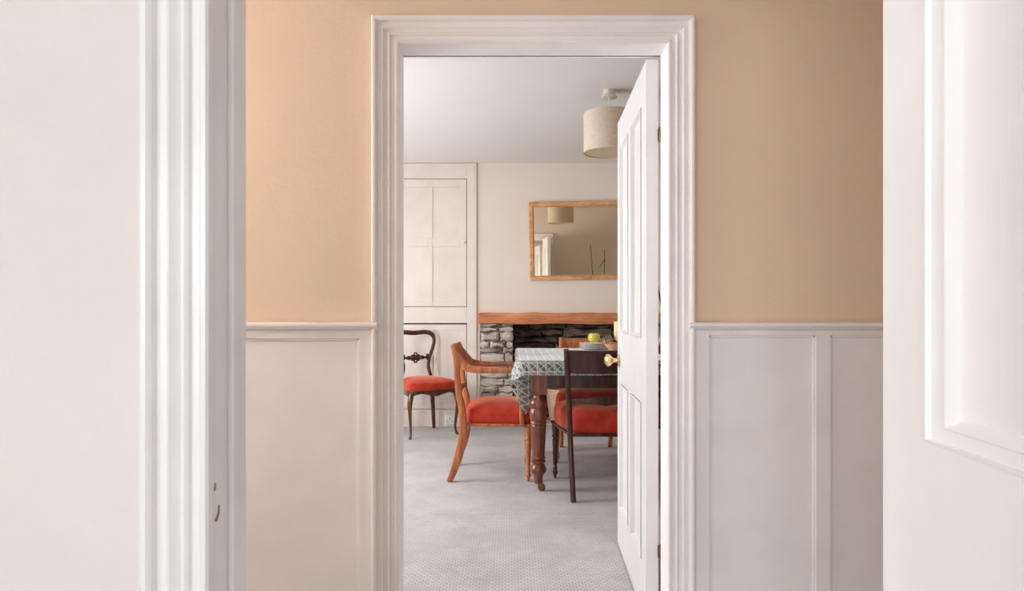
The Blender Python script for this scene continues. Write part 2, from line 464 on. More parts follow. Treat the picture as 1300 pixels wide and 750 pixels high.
# ------------------------------------------------------------------ panelled doors
def panel_door(name, loc, ang, W, T, z0, z1, panels, mat, bead=.016, wide=None):
    """local x runs from hinge to free edge, visible face at local y=0, thickness to y=-T"""
    root = bpy.data.objects.new(name, None); C.objects.link(root); root.location = loc; root.rotation_euler = (0, 0, ang)
    bm = NB()
    xs = sorted({0, W, *[p[0] for p in panels], *[p[1] for p in panels]})
    zs = sorted({z0, z1, *[p[2] for p in panels], *[p[3] for p in panels]})
    for i in range(len(xs)-1):
        for j in range(len(zs)-1):
            cx = (xs[i]+xs[i+1])/2; cz = (zs[j]+zs[j+1])/2
            if any(p[0] < cx < p[1] and p[2] < cz < p[3] for p in panels): continue
            box(bm, xs[i], xs[i+1], -T, 0, zs[j], zs[j+1])
    bmesh.ops.remove_doubles(bm, verts=bm.verts, dist=1e-5); bm.verts.index_update(); seen = {}
    for f in bm.faces: seen.setdefault(frozenset(v.index for v in f.verts), []).append(f)
    bmesh.ops.delete(bm, geom=[f for fs in seen.values() if len(fs) > 1 for f in fs], context='FACES_ONLY')
    obj('door_leaf', bm, mat, root, smooth=False, bevel=.002)
    for (a, b, c, d) in panels:
        for s in (0, 1):
            f = (lambda y: y) if s == 0 else (lambda y: -T-y)
            bm = NB(); m = bead
            L = [(0, .002), (.25, .005), (.45, .003), (.6, -.004), (.8, -.010), (1.0, -.013)]
            mx, mz = (m, m) if not wide else wide
            if wide: L = [(0, .0), (.03, .0045), (.08, .0052), (.12, .002), (.15, .0), (.58, -.003), (.60, .0), (.66, .002), (.74, .0005), (.88, -.006), (1, -.009)]
            loops = [[(a+mx*k, f(y), c+mz*k), (b-mx*k, f(y), c+mz*k), (b-mx*k, f(y), d-mz*k), (a+mx*k, f(y), d-mz*k)] for k, y in L]
            V = [[bm.verts.new(p) for p in l] for l in loops]
            for p, q in zip(V, V[1:]):
                for i in range(4): j = (i+1) % 4; bm.faces.new((p[i], p[j], q[j], q[i]))
            bm.faces.new(V[-1])
            obj('door_panel', bm, mat, root, angle=30)
    return root

# door_2 : opens into the dining room, hinged at the right jamb
hx, hy = .4697, 2.3765; fx, fy = .5008, 3.214
W2 = math.hypot(fx-hx, fy-hy); a2 = math.atan2(fy-hy, fx-hx)
d2 = panel_door('door_2', (hx, hy, 0), a2, W2, .044, .008, 1.990,
                [(.105, .372, 1.007, 1.854), (.470, .735, 1.007, 1.854), (.105, .372, .197, .770), (.470, .735, .197, .770)], m_door)
struct(d2, 'white four panel door standing open into the dining room', 'door')
bm = NB(); kx = .775; kz = .874
def axial(bm, prof, kx, kz, sgn, y0, n=28):
    rings(bm, [[(kx+r*math.cos(2*PI*i/n), y0+sgn*d, kz+r*math.sin(2*PI*i/n)) for i in range(n)] for r, d in prof])
axial(bm, [(.028, 0), (.029, .002), (.024, .006), (.013, .009), (.0105, .02), (.0115, .028), (.017, .034), (.026, .041), (.0305, .05), (.030, .057), (.025, .061), (.018, .063), (.014, .068), (.008, .069), (.001, .069)], kx, kz, 1, .0003)
o = obj('door_knob', bm, m_brass, d2); o['label'] = 'polished brass round knob'
bm = NB(); axial(bm, [(.028, 0), (.029, .002), (.024, .006), (.013, .009), (.0105, .02), (.0115, .028), (.017, .034), (.026, .041), (.0305, .05), (.030, .057), (.020, .063), (.001, .066)], kx, kz, -1, -.0443)
obj('door_knob', bm, m_brass, d2)
for z in (1.70, .24):
    bm = NB(); lathe(bm, [(.0001, z-.002), (.005, z), (.006, z+.004), (.006, z+.046), (.005, z+.05), (.0001, z+.052)], -.004, -.049, 12)
    box(bm, -.0015, .0, -.048, -.041, z+.004, z+.046)
    o = obj('hinge', bm, m_dkmetal if z > 1 else m_dkmetal, d2); o['label'] = 'small aged metal hinge'

# door_1 : opens towards the camera, hinged at the right
yh = NY0-.001; x_h = .4165+.079*yh
W1 = .80; a1 = math.atan2(-1, -.079)
def t_at(y): return (yh-y)*math.hypot(1, .079)
p0 = t_at(.772)
d1 = panel_door('door_1', (x_h, yh, 0), a1, W1, .044, .008, 1.985,
                [(p0-.008, .40-.05, .966, 1.86), (.45, .69, .966, 1.86), (p0-.008, .35, .21, .76), (.45, .69, .21, .76)], m_door1, bead=.034, wide=(.058, .033))
# the visible face must be the one towards the opening (local +y or -y): flip so that the leaf lies on the far side
d1.scale = (1, -1, 1)
struct(d1, 'white panelled door open towards the viewer at the right edge', 'door')

# ------------------------------------------------------------------ cupboard in the alcove
cup = empty('built_in_cupboard', (-.9, FY-.001, 0), 'cream painted built-in cupboard with panelled doors left of the fireplace', 'cupboard')
ox, oy = -.9, FY-.001
S = 134.8
def pz(y): return CH-(y-HZ)/S
def px(x): return (x-650)/S
def L(x): return x-ox
bm = NB()
cx0, cx1 = -2.28, px(593)
fr = px(605)
for (a, b, c, d) in ((cx1, fr, .0, H-.004), (cx0, cx1, pz(227), H-.004), (cx0, cx1, pz(410), pz(389.5)), (cx0, cx1, 0, pz(520)), (cx0, cx0+.05, 0, H-.004), (px(502)-.06, px(502), 0, pz(227))):
    box(bm, L(a), L(b), -.016, 0, c, d)
obj('frame', bm, m_cup, cup, smooth=False, bevel=.003)
bm = NB(); box(bm, L(px(599)), L(fr)+.0, -.0195, -.016, .0, H-.004); obj('corner_moulding', bm, m_cup, cup, smooth=False, bevel=.003)
bm = NB(); box(bm, L(cx0+.05), L(cx1), -.003, -.0005, .17, pz(227)); obj('gap_shade_sheet', bm, m_gap, cup, smooth=False)  # dark sheet behind the doors, puts the shade of the gaps into colour
def cdoor(a, b, c, d, cols, rows):
    bm = NB(); g = .0055; T0, T1 = -.0125, -.0032
    a += g; b -= g; c += g; d -= g
    xs = sorted({a, b, *[v for q in cols for v in q]}); zs = sorted({c, d, *[v for q in rows for v in q]})
    for i in range(len(xs)-1):
        for j in range(len(zs)-1):
            mx, mz = (xs[i]+xs[i+1])/2, (zs[j]+zs[j+1])/2
            rec = any(q[0] < mx < q[1] for q in cols) and any(q[0] < mz < q[1] for q in rows)
            if rec: box(bm, L(xs[i]), L(xs[i+1]), T0+.006, T1, zs[j], zs[j+1])
            else: box(bm, L(xs[i]), L(xs[i+1]), T0, T1, zs[j], zs[j+1])
    return obj('door', bm, m_cup, cup, smooth=False, bevel=.0025)
colsR = [(px(510), px(543.5)), (px(549.5), px(584))]
colsL = [(-1.62, -1.40), (-1.36, -1.20)]
dU = cdoor(px(502), cx1, pz(389.5), pz(227), colsR, [(pz(302), pz(238)), (pz(383), pz(313))])
dL = cdoor(px(502), cx1, pz(519), pz(411), colsR, [(pz(511), pz(419))])
cdoor(-1.70, px(502)-.06, pz(389.5), pz(227), colsL, [(pz(302), pz(238)), (pz(383), pz(313))])
cdoor(-1.70, px(502)-.06, pz(520), pz(411), colsL, [(pz(511), pz(419))])
for d, z in ((dU, pz(308)), ):
    bm = NB(); rings(bm, [[(L(px(589.5))+r*math.cos(2*PI*i/14), -.0123-q, z+r*math.sin(2*PI*i/14)) for i in range(14)] for r, q in ((.006, 0), (.006, .008), (.012, .014), (.012, .019), (.006, .023), (.001, .0235))])
    obj('knob', bm, m_cup, d)

# wall socket on the base of the cupboard
sk = empty('wall_socket', (px(571.5), FY-.0172, .065), 'small white electrical socket on the cupboard base behind the balloon back chair', 'socket')
bm = NB(); box(bm, -.043, .043, -.009, 0, -.043, .043); obj('face_plate', bm, m_socket, sk, smooth=False, bevel=.004)
bm = NB()
for q in (-.02, .02): box(bm, q-.004, q+.004, -.0102, -.0088, -.018, -.010); 
box(bm, -.003, .003, -.0102, -.0088, .004, .016)
obj('pin_hole', bm, m_slot, sk, smooth=False)

# ------------------------------------------------------------------ fireplace
fp = empty('stone_fireplace', (.74, FY, 0), 'slate stone fireplace with an oak beam mantel below the framed mirror', 'fireplace')
fx0 = .74
def stones(bm, x0, x1, z0, z1, y, hmin, hmax, wmin, wmax, depth=.05, rnd=random, axis='x'):
    z = z0
    while z < z1-.01:
        h = rnd.uniform(hmin, hmax); h = min(h, z1-z)
        if z1-(z+h) < hmin*.6: h = z1-z
        x = x0-rnd.uniform(0, wmin*.5)
        while x < x1:
            w = rnd.uniform(wmin, wmax); a = max(x, x0); b = min(x+w, x1); x += w
            if b-a < .025: continue
            g = rnd.uniform(.003, .011); pr = rnd.uniform(-.02, .022)
            nx, nz = 7, 4; fr = []
            sl = rnd.uniform(-.22, .22)*h; ph = rnd.uniform(0, 9)
            for j in range(nz+1):
                row = []
                for i in range(nx+1):
                    u, v = i/nx, j/nz
                    ed = min(u, 1-u, 1)*nx; ez = min(v, 1-v)*nz
                    k = min(1, ed)*min(1, ez)
                    X = a+g+(b-a-2*g)*u; Z = z+g*.7+(h-1.4*g)*v+sl*(u-.5)*(1 if 0 < j < nz else .6)
                    Z += .0075*math.sin(ph+u*7+j*.8); X += .004*math.sin(ph*2+v*7+i) if 0 < i < nx else .003*math.sin(ph+v*5)
                    X = min(max(X, x0), x1)
                    D = y-(depth*.35+pr)*(.35+.65*k)-rnd.uniform(0, .006)
                    row.append((X, D, Z))
                fr.append(row)
            P = lambda p: p if axis == 'x' else (p[1], p[0], p[2])
            V = [[bm.verts.new(P(p)) for p in r] for r in fr]
            for j in range(nz):
                for i in range(nx): bm.faces.new((V[j][i], V[j][i+1], V[j+1][i+1], V[j+1][i]))
            # sides back into the mortar
            ring = V[0]+[V[j][nx] for j in range(1, nz+1)]+V[nz][nx-1::-1]+[V[j][0] for j in range(nz-1, 0, -1)]
            src = fr[0]+[fr[j][nx] for j in range(1, nz+1)]+fr[nz][nx-1::-1]+[fr[j][0] for j in range(nz-1, 0, -1)]
            B = [bm.verts.new(P((p[0], y+.004, p[2]))) for p in src]
            for i in range(len(ring)): j = (i+1) % len(ring); bm.faces.new((ring[i], B[i], B[j], ring[j]))
            bm.faces.new(B)
        z += h
RB = FY+.48
def pier(x0, x1):
    bm = NB(); rr = random.Random(int(x0*1000)+5)
    stones(bm, x0+.002-fx0, x1-fx0, 0.003, RZ-.002, -.0, .045, .095, .13, .32, .05, rr)
    o = obj('stone_pier', bm, m_stone, fp, angle=40, recalc=True)
    bm = NB(); box(bm, x0+.002-fx0, x1-fx0-.008, 0.0, .47, 0, RZ); obj('mortar', bm, m_mortar, o, smooth=False)
pier(PX0, RX0); pier(RX1, PX1)
bm = NB(); stones(bm, RX0-fx0, RX1-fx0, .02, RZ, RB-FY, .035, .11, .16, .5, .07, random.Random(3))
o = obj('fireback', bm, m_stoned, fp, angle=40); o['label'] = 'soot darkened slate back of the recess'
bm = NB(); box(bm, RX0-fx0-.02, RX1-fx0+.02, RB-FY-.003, RB-FY+.08, 0, RZ+.1); obj('mortar', bm, m_mortard, o, smooth=False)
bm = NB(); box(bm, PX0-fx0, PX1-fx0, .1005, RB-FY+.08, RZ, RZ+.08); obj('lintel', bm, m_soot, fp, smooth=False)
bm = NB(); box(bm, RX0-fx0+.001, RX1-fx0-.001, .0, RB-FY, .0, .018); obj('hearth_slab', bm, m_stone, fp, smooth=False, bevel=.004)
# mantel beam: a slightly uneven squared timber
bm = NB(); n = 24; loops = []
rr = random.Random(9)
for i in range(n+1):
    x = -.311+(1.80+.311)*i/n-fx0; a = .003*math.sin(i*1.3)+rr.uniform(-.002, .002); b = .004*math.sin(i*.8+1)
    y0, y1 = -.078+a, -.0005; z0, z1 = .966+b, 1.069+a
    loops.append([(x, y0+.006, z0), (x, y0, z0+.008), (x, y0-.003, (z0+z1)/2), (x, y0, z1-.008), (x, y0+.006, z1), (x, y1, z1), (x, y1, z0)])
rings(bm, loops); o = obj('mantel_beam', bm, m_beam, fp, angle=40); o['label'] = 'light oak beam'

# log basket in the recess
bk = empty('log_basket', (.66, 6.40, .018), 'large pale wicker basket with a brown rim in the fireplace', 'basket')
bk.location = (.68, 6.60, .0185); bk.scale = (1, 1, .86)
def bas(z, grow=0): return 1+.10*z/.4+grow
bm = NB(); N = 40
prof = [(.0001, .0), (.30, .0), (.315, .02), (.335, .18), (.350, .36), (.348, .372), (.338, .372), (.322, .18), (.300, .03), (.0001, .025)]
lathe(bm, prof, n=N, cap=False, sy=.55); obj('basket_body', bm, m_wicker, bk, angle=50)
bm = NB(); lathe(bm, [(.336, .368), (.334, .380), (.344, .390), (.354, .380), (.352, .366)], n=N, cap=False, sy=.56)
lathe(bm, [(.352, .366), (.336, .368)], n=N, cap=False, sy=.56)
o = obj('rim', bm, m_rim, bk); o['label'] = 'dark brown willow rim'

# ------------------------------------------------------------------ mirror
mr = empty('wall_mirror', (.156, FY-.012, 1.372), 'rectangular wall mirror in a light oak frame above the mantel', 'mirror')
MW, MH, fw = 1.12, .735, .047
bm = NB()
P = [(0, 0), (0, -.020), (.006, -.025), (.034, -.025), (.040, -.020), (fw, -.014), (fw, -.006)]
loops = [[(u, y, u), (MW-u, y, u), (MW-u, y, MH-u), (u, y, MH-u)] for u, y in P]
V = [[bm.verts.new(p) for p in l] for l in loops]
for a, b in zip(V, V[1:]):
    for i in range(4): j = (i+1) % 4; bm.faces.new((a[i], a[j], b[j], b[i]))
bm.faces.new(V[0])
obj('frame', bm, m_oak, mr, angle=25, recalc=True)
bm = NB(); vs = [bm.verts.new(p) for p in ((fw-.004, -.0085, fw-.004), (MW-fw+.004, -.0085, fw-.004), (MW-fw+.004, -.0085, MH-fw+.004), (fw-.004, -.0085, MH-fw+.004))]
bm.faces.new(vs); vb = [bm.verts.new((v.co.x, -.0045, v.co.z)) for v in vs]; bm.faces.new(vb[::-1])
for i in range(4): j = (i+1) % 4; bm.faces.new((vs[j], vs[i], vb[i], vb[j]))
o = obj('mirror_glass', bm, m_mirror, mr, smooth=False); o['label'] = 'silvered reflecting glass'
mr.rotation_euler = (math.radians(1.15), math.radians(-1.0), 0)
mr.location = (.168, FY-.006, 1.369)

# ------------------------------------------------------------------ pendant
pd = empty('pendant_lamp', (.609, 4.24, H), 'oatmeal drum shade pendant lamp hanging from the ceiling', 'lamp')
bm = NB(); lathe(bm, [(.0001, -.0002), (.036, -.0002), (.038, -.004), (.037, -.022), (.042, -.032), (.050, -.040), (.050, -.045), (.046, -.047), (.0001, -.047)], n=32); o = obj('ceiling_rose', bm, m_rose, pd)
bm = NB(); lathe(bm, [(.0035, -.047), (.0035, -.20)], n=10); obj('flex', bm, m_socket, pd)
bm = NB(); lathe(bm, [(.016, -.17), (.019, -.18), (.019, -.225), (.013, -.235), (.013, -.24)], n=18); obj('lamp_holder', bm, m_socket, pd)
bm = NB(); lathe(bm, [(.0001, -.235), (.013, -.24), (.026, -.27), (.030, -.29), (.025, -.31), (.012, -.325), (.0001, -.328)], n=20); o = obj('light_bulb', bm, m_white, pd)
bm = NB(); lathe(bm, [(.158, -.146), (.1605, -.146), (.1605, -.391), (.158, -.391), (.158, -.146)], n=56, cap=False); obj('lamp_shade', bm, m_linen, pd)
bm = NB(); lathe(bm, [(.0001, -.384), (.1575, -.384), (.1575, -.387), (.0001, -.387)], n=48, cap=False); obj('diffuser', bm, m_inner, pd)
bm = NB()
for k in range(3):
    a = 2*PI*k/3+.3; tube(bm, [(.018*math.cos(a), .018*math.sin(a), -.178), (.09*math.cos(a), .09*math.sin(a), -.165), (.1578*math.cos(a), .1578*math.sin(a), -.152)], .0015, n=6)
obj('shade_ring', bm, m_socket, pd)

# ------------------------------------------------------------------ chairs
def cushion(bm, xr, xf, wr, wf, z0, z1, crown, rc=.045, n=22, front_bow=.0):
    """upholstered seat: trapezoid with rounded edges. xr rear x, xf front x, wr / wf half widths"""
    def outline(k, m=64):
        pts = []
        for i in range(m):
            a = 2*PI*i/m; c, s = math.cos(a), math.sin(a); e = .28
            u = math.copysign(abs(c)**e, c); v = math.copysign(abs(s)**e, s)
            t = (u+1)/2; w = wr+(wf-wr)*t
            X = (xr+xf)/2+(xf-xr)/2*u+front_bow*(1-v*v)*(t**3)
            Y = w*v
            cx = (xr+xf)/2
            pts.append((cx+(X-cx)*k, Y*k))
        return pts
    h = z1-z0
    levels = [(.965, z0), (.99, z0+h*.06), (1.0, z0+h*.3), (1.0, z0+h*.6), (.985, z0+h*.82), (.955, z0+h*.94), (.91, z1), (.8, z1+crown*.38), (.62, z1+crown*.66), (.4, z1+crown*.88), (.2, z1+crown*.97), (.02, z1+crown)]
    rings(bm, [[(x, y, z) for x, y in outline(k)] for k, z in levels])
LEGP = [(.0085, 0), (.0095, .012), (.011, .022), (.0175, .034), (.018, .044), (.0125, .055), (.0125, .060), (.0160, .066), (.0155, .073), (.0115, .079),
        (.0125, .10), (.0165, .18), (.0185, .245), (.0175, .256), (.0145, .262), (.020, .270), (.021, .281), (.0165, .290), (.0165, .296), (.0205, .304), (.0215, .320), (.0215, .352)]
def regency_chair(label, wd, arms=False, depth=1.0, hw_r=.193, hw_f=.225, rotz=0, loc=(0, 0, 0), group=None, top_in=.0, seatmat=None, foot=.006, zs=.474):
    r = empty('armchair' if arms else 'dining_chair', loc, label, 'armchair' if arms else 'chair', rotz, group)
    k = depth
    # side line of back leg (x,z,width)
    side = [(-.3036, .0, .034), (-.268, .085, .046), (-.240, .176, .054), (-.219, .27, .050), (-.213, .363, .047), (-.221, .469, .045), (-.241, .565, .041), (-.253, .686, .037), (-.255, .77, .040), (-.266, .83, .038), (-.281, .874, .028)]
    for s in (-1, 1):
        bm = NB(); pts = []
        for (x, z, w) in side:
            yy = hw_r+foot*max(0, 1-z/.45)+top_in*max(0, z-.45)/.42
            pts.append((x*k, s*yy, z, w, .030))
        sweep(bm, pts, (0, 1, 0), 5, .22); obj('back_leg', bm, wd, r, angle=50)
    for s in (-1, 1):
        bm = NB(); lathe(bm, LEGP, .205*k, s*(hw_f-.022), 20)
        box(bm, .205*k-.021, .205*k+.021, s*(hw_f-.022)-.021, s*(hw_f-.022)+.021, .350, .372)
        obj('front_leg', bm, wd, r, angle=40)
    bm = NB(); cushion(bm, -.20*k, .235*k, hw_r-.005, hw_f+.005, .372, zs, .040 if arms else .030); obj('seat', bm, seatmat or m_velvet, r, angle=70)
    bm = NB()
    for f0, f1, z0, z1 in ((1.0, .0, .355, .373),):
        a, b = -.205*k, .236*k
        out = [(a, -hw_r-.002), (b, -hw_f-.006), (b, hw_f+.006), (a, hw_r+.002)]
        inn = [(a+.02, -hw_r+.02), (b-.02, -hw_f+.02), (b-.02, hw_f-.02), (a+.02, hw_r-.02)]
        R = [[(x, y, z0) for x, y in out], [(x, y, z1) for x, y in out], [(x, y, z1) for x, y in inn], [(x, y, z0) for x, y in inn], [(x, y, z0) for x, y in out]]
        V = [[bm.verts.new(p) for p in l] for l in R[:4]]; V.append(V[0])
        for p, q in zip(V, V[1:]):
            for i in range(4): j = (i+1) % 4; bm.faces.new((p[i], p[j], q[j], q[i]))
    obj('seat_rail', bm, wd, r, smooth=False, bevel=.003)
    ti = top_in
    # tablet shaped top rail, slightly curved in plan
    bm = NB(); n = 14; loops = []
    for i in range(n+1):
        u = -1+2*i/n; y = u*(hw_r+ti*.9-.013); bow = -.020*(1-u*u)
        prof = [(-.253, .735), (-.259, .80), (-.268, .845), (-.281, .868), (-.292, .872), (-.296, .864), (-.284, .84), (-.275, .80), (-.268, .735)]
        loops.append([((x+.004)*k+bow, y, z) for x, z in prof])
    rings(bm, loops); obj('top_rail', bm, wd, r, angle=40)
    bm = NB(); n = 10; loops = []
    for i in range(n+1):
        u = -1+2*i/n; y = u*(hw_r+ti*.3-.013); bow = -.012*(1-u*u); hh = .014+.008*(1-abs(u))**2*2
        loops.append([(-.226*k+bow, y, .575-hh), (-.226*k+bow, y, .575+hh), (-.246*k+bow, y, .575+hh), (-.246*k+bow, y, .575-hh)])
    rings(bm, loops); obj('cross_rail', bm, wd, r, bevel=.003)
    if arms:
        for s in (-1, 1):
            yb, yf = s*hw_r, s*(hw_r+.022)
            bm = NB()
            pts = [(-.266, yb, .840, .022, .026), (-.247, yb, .806, .040, .0265), (-.222, yb, .762, .056, .027), (-.1825, yb+s*.006, .7316, .047, .029), (-.107, yf, .719, .040, .031), (.03, yf, .7155, .030, .032), (.12, yf, .7145, .030, .032), (.155, yf, .712, .030, .032), (.172, yf, .702, .026, .030)]
            sweep(bm, pts, (0, 1, 0), 5, .3); obj('arm', bm, wd, r, angle=50)
            bm = NB()
            pts = [(.160, yf, .702, .028, .026), (.168, yf, .66, .026, .024), (.168, yf, .60, .028, .024), (.162, yf, .54, .028, .024), (.160, yf, .48, .028, .024), (.162, s*(hw_r+.022), .42, .030, .022), (.166, s*(hw_r+.0235), .366, .030, .020)]
            sweep(bm, pts, (0, 1, 0), 5, .3); obj('arm_support', bm, wd, r, angle=50)
    return r
arm = regency_chair('warm mahogany armchair with red velvet seat at the left end of the table', m_maho, arms=True, loc=(-.10, 4.5775, 0), hw_r=.2235, hw_f=.2385)
fc = regency_chair('dark mahogany dining chair seen from behind with its back to the viewer', m_mahod, loc=(.545, 4.225, 0), rotz=PI/2, depth=1.1, hw_r=.205, hw_f=.284, top_in=.026, foot=-.013, zs=.503)
fc['group'] = 'chairs along the near side of the table'
sc2 = copy_tree(fc); sc2.location = (1.17, 4.245, 0); sc2.rotation_euler = (0, 0, PI/2+.03)
sc2['label'] = 'dark mahogany chair almost hidden behind the open door, right of the chair seen from behind'
oc = regency_chair('red seated dining chair facing the viewer across the table, in front of the fireplace', m_maho, loc=(.59, 5.105, 0), rotz=-PI/2, depth=1.08, hw_r=.200, hw_f=.286, foot=-.006, zs=.500)

# balloon back chair
def balloon_chair():
    th = math.atan2(-.85, .53)
    cfx, cfy = -.68, 5.87; f = Vector((.53, -.85)).normalized()
    o = Vector((cfx, cfy))-f*.19
    r = empty('balloon_back_chair', (o.x, o.y, 0), 'balloon back dining chair with red seat in the corner by the cupboard', 'chair', th)
    # local: +x front. lateral y. viewer's right = +y local (rotation -58 deg)
    for s in (-1, 1):
        bm = NB()   # cabriole front leg
        pts = [(.19, s*.205, .385, .050, .05), (.203, s*.222, .33, .046, .046), (.205, s*.228, .27, .038, .038), (.196, s*.222, .19, .028, .028), (.187, s*.213, .10, .022, .022), (.188, s*.213, .05, .021, .021), (.196, s*.219, .022, .024, .024), (.203, s*.224, .008, .027, .027), (.203, s*.224, 0, .022, .022)]
        sweep(bm, pts, (0, 1, 0), 5, rnd=True); obj('front_leg', bm, m_walnut, r, angle=60)
        bm = NB()
        sweep(bm, [(-.19, s*.185, 0, .026, .026), (-.178, s*.170, .16, .030, .030), (-.170, s*.158, .30, .036, .034), (-.168, s*.152, .44, .038, .034)], (0, 1, 0), 5, .3); obj('back_leg', bm, m_walnut, r, angle=50)
    # balloon loop
    half = [(.150, .43, -.168), (.140, .50, -.172), (.126, .555, -.178), (.124, .60, -.184), (.140, .66, -.192), (.172, .735, -.200), (.192, .80, -.206), (.188, .85, -.211), (.155, .882, -.216), (.10, .892, -.222), (.05, .888, -.225), (0, .885, -.226)]
    path = half+[(-y, z, x) for y, z, x in half[-2::-1]]
    P = catmull([(x, y, z) for y, z, x in path], 4); bm = NB(); loops = []
    for i, p in enumerate(P):
        a = Vector(P[max(i-1, 0)]); b = Vector(P[min(i+1, len(P)-1)]); T = (b-a).normalized(); Xa = Vector((1, 0, 0)); W = T.cross(Xa).normalized(); N_ = W.cross(T)
        w = .017+.004*(abs(p[2]-.88) < .04); 
        loops.append([tuple(Vector(p)+W*w*math.cos(2*PI*j/12)+N_*.012*math.sin(2*PI*j/12)) for j in range(12)])
    rings(bm, loops); obj('back_frame', bm, m_walnut, r, angle=60)
    # carved horizontal splat: pierced scrolls
    bm = NB(); X0 = -.190; zc = .66; zk = 1.4
    def ringlet(cy, cz, ry, rz, w):
        n = 22; lo = []
        for i in range(n+1):
            a = 2*PI*i/n
            c = Vector((X0, cy+ry*math.cos(a), zc+(cz+rz*math.sin(a)-zc)*zk)); o_ = Vector((0, math.cos(a), math.sin(a)))
            lo.append([tuple(c+o_*w), tuple(c+Vector((.010, 0, 0))), tuple(c-o_*w), tuple(c-Vector((.010, 0, 0)))])
        rings(bm, lo, cap=False)
    for cy, cz, ry, rz, w in ((-.026, zc, .019, .017, .008), (.026, zc, .019, .017, .008), (0, zc+.022, .014, .010, .008), (0, zc-.021, .014, .010, .008), (-.066, zc, .022, .010, .006), (.066, zc, .022, .010, .006), (-.118, zc+.004, .010, .016, .008), (.118, zc+.004, .010, .016, .008)):
        ringlet(cy, cz, ry, rz, w)
    rings(bm, [[(X0+.008*math.cos(a)*q, .0+y, zc+.013*math.sin(a)*q) for a in [2*PI*j/10 for j in range(10)]] for y, q in ((-.148, .9), (-.12, 1.1), (-.09, .7), (-.05, .8), (0, 1.6), (.05, .8), (.09, .7), (.12, 1.1), (.148, .9))])
    o = obj('carved_splat', bm, m_walnut, r, angle=60); o['label'] = 'pierced carved crossbar'
    bm = NB(); cushion(bm, -.185, .215, .175, .240, .405, .475, .035, front_bow=.03); obj('seat', bm, m_velvet, r, angle=70)
    # serpentine seat rail
    bm = NB(); n = 48; loops = []
    def ol(a, k):
        c, s = math.cos(a), math.sin(a); e = .30
        u = math.copysign(abs(c)**e, c); v = math.copysign(abs(s)**e, s); t = (u+1)/2; w = .170+(.238-.170)*t
        X = .0125+.2*u+.03*(1-v*v)*t**3
        return .0125+(X-.0125)*k, w*v*k
    for i in range(n+1):
        a = 2*PI*i/n; x1, y1 = ol(a, 1.0); x2, y2 = ol(a, .90); dz = .016*math.cos(6*y1/.24) if x1 > .1 else .008*math.cos(x1*20)
        loops.append([(x1, y1, .368-dz*.9), (x1*1.005, y1*1.01, .392), (x1, y1, .410), (x2, y2, .410), (x2, y2, .372-dz*.9)])
    rings(bm, loops, cap=False); obj('seat_rail', bm, m_walnut, r, angle=50)
    return r
balloon_chair()

# ------------------------------------------------------------------ table
TX0, TX1, TY0, TY1, TZ = .030, 1.78, 4.035, 5.27, .797
tb = empty('dining_table', ((TX0+TX1)/2, (TY0+TY1)/2, 0), 'mahogany dining table on thick turned legs under the patterned cloth', 'table')
tx, ty = tb.location.x, tb.location.y
bm = NB(); rr_ = .045; ol_ = []
for (qx, qy, a0_) in ((TX1-rr_, TY1-rr_, 0), (TX0+rr_, TY1-rr_, 90), (TX0+rr_, TY0+rr_, 180), (TX1-rr_, TY0+rr_, 270)):
    for q in range(7): a = math.radians(a0_+15*q); ol_.append((qx+rr_*math.cos(a)-tx, qy+rr_*math.sin(a)-ty))
rings(bm, [[(x, y, z) for x, y in ol_] for z in (TZ-.026, TZ)]); obj('tabletop', bm, m_mahom, tb, smooth=False, bevel=.006, seg=3)
bm = NB()
for (a, b, c, d) in ((.20, 1.61, 4.095, 4.120), (.20, 1.61, 5.185, 5.21), (.112, .137, 4.17, 5.14), (1.673, 1.698, 4.17, 5.14)):
    box(bm, a-tx, b-tx, c-ty, d-ty, .632, TZ-.0262)
obj('apron', bm, m_mahod, tb, smooth=False, bevel=.002)
TLEG = [(.018, .046), (.027, .050), (.0255, .07), (.031, .098), (.039, .108), (.048, .122), (.049, .138), (.039, .160), (.034, .166), (.036, .172), (.043, .178), (.044, .186), (.036, .191), (.037, .196), (.043, .201), (.043, .207), (.038, .212),
        (.0385, .222), (.044, .32), (.047, .395), (.0475, .402), (.045, .407), (.050, .412), (.050, .422), (.0455, .428), (.046, .432), (.0525, .442), (.054, .47), (.0535, .492), (.049, .499), (.047, .505), (.052, .513), (.055, .53), (.053, .552), (.042, .564), (.035, .573), (.034, .584), (.040, .592), (.041, .597)]
for (x, y) in ((.161, 4.133), (1.65, 4.133), (.161, 5.165), (1.65, 5.165)):
    bm = NB(); lathe(bm, TLEG, x-tx, y-ty, 32); box(bm, x-tx-.0515, x-tx+.0515, y-ty-.0515, y-ty+.0515, .595, TZ-.0262)
    o = obj('leg', bm, m_mahom, tb, angle=40)
    cx, cy = x-tx+.020, y-ty
    bm = NB(); n = 20
    rings(bm, [[(cx+r_*math.cos(2*PI*i/n), cy+q, .0235+r_*math.sin(2*PI*i/n)) for i in range(n)] for r_, q in ((.019, -.010), (.0232, -.007), (.0235, 0), (.0232, .007), (.019, .010))])
    box(bm, cx-.024, cx+.002, cy-.016, cy-.0115, .018, .052); box(bm, cx-.024, cx+.002, cy+.0115, cy+.016, .018, .052)
    lathe(bm, [(.019, .045), (.021, .049), (.021, .055)], x-tx, y-ty, 18)
    c = obj('castor', bm, m_dkmetal, o, angle=40); c['label'] = 'small aged brass castor'

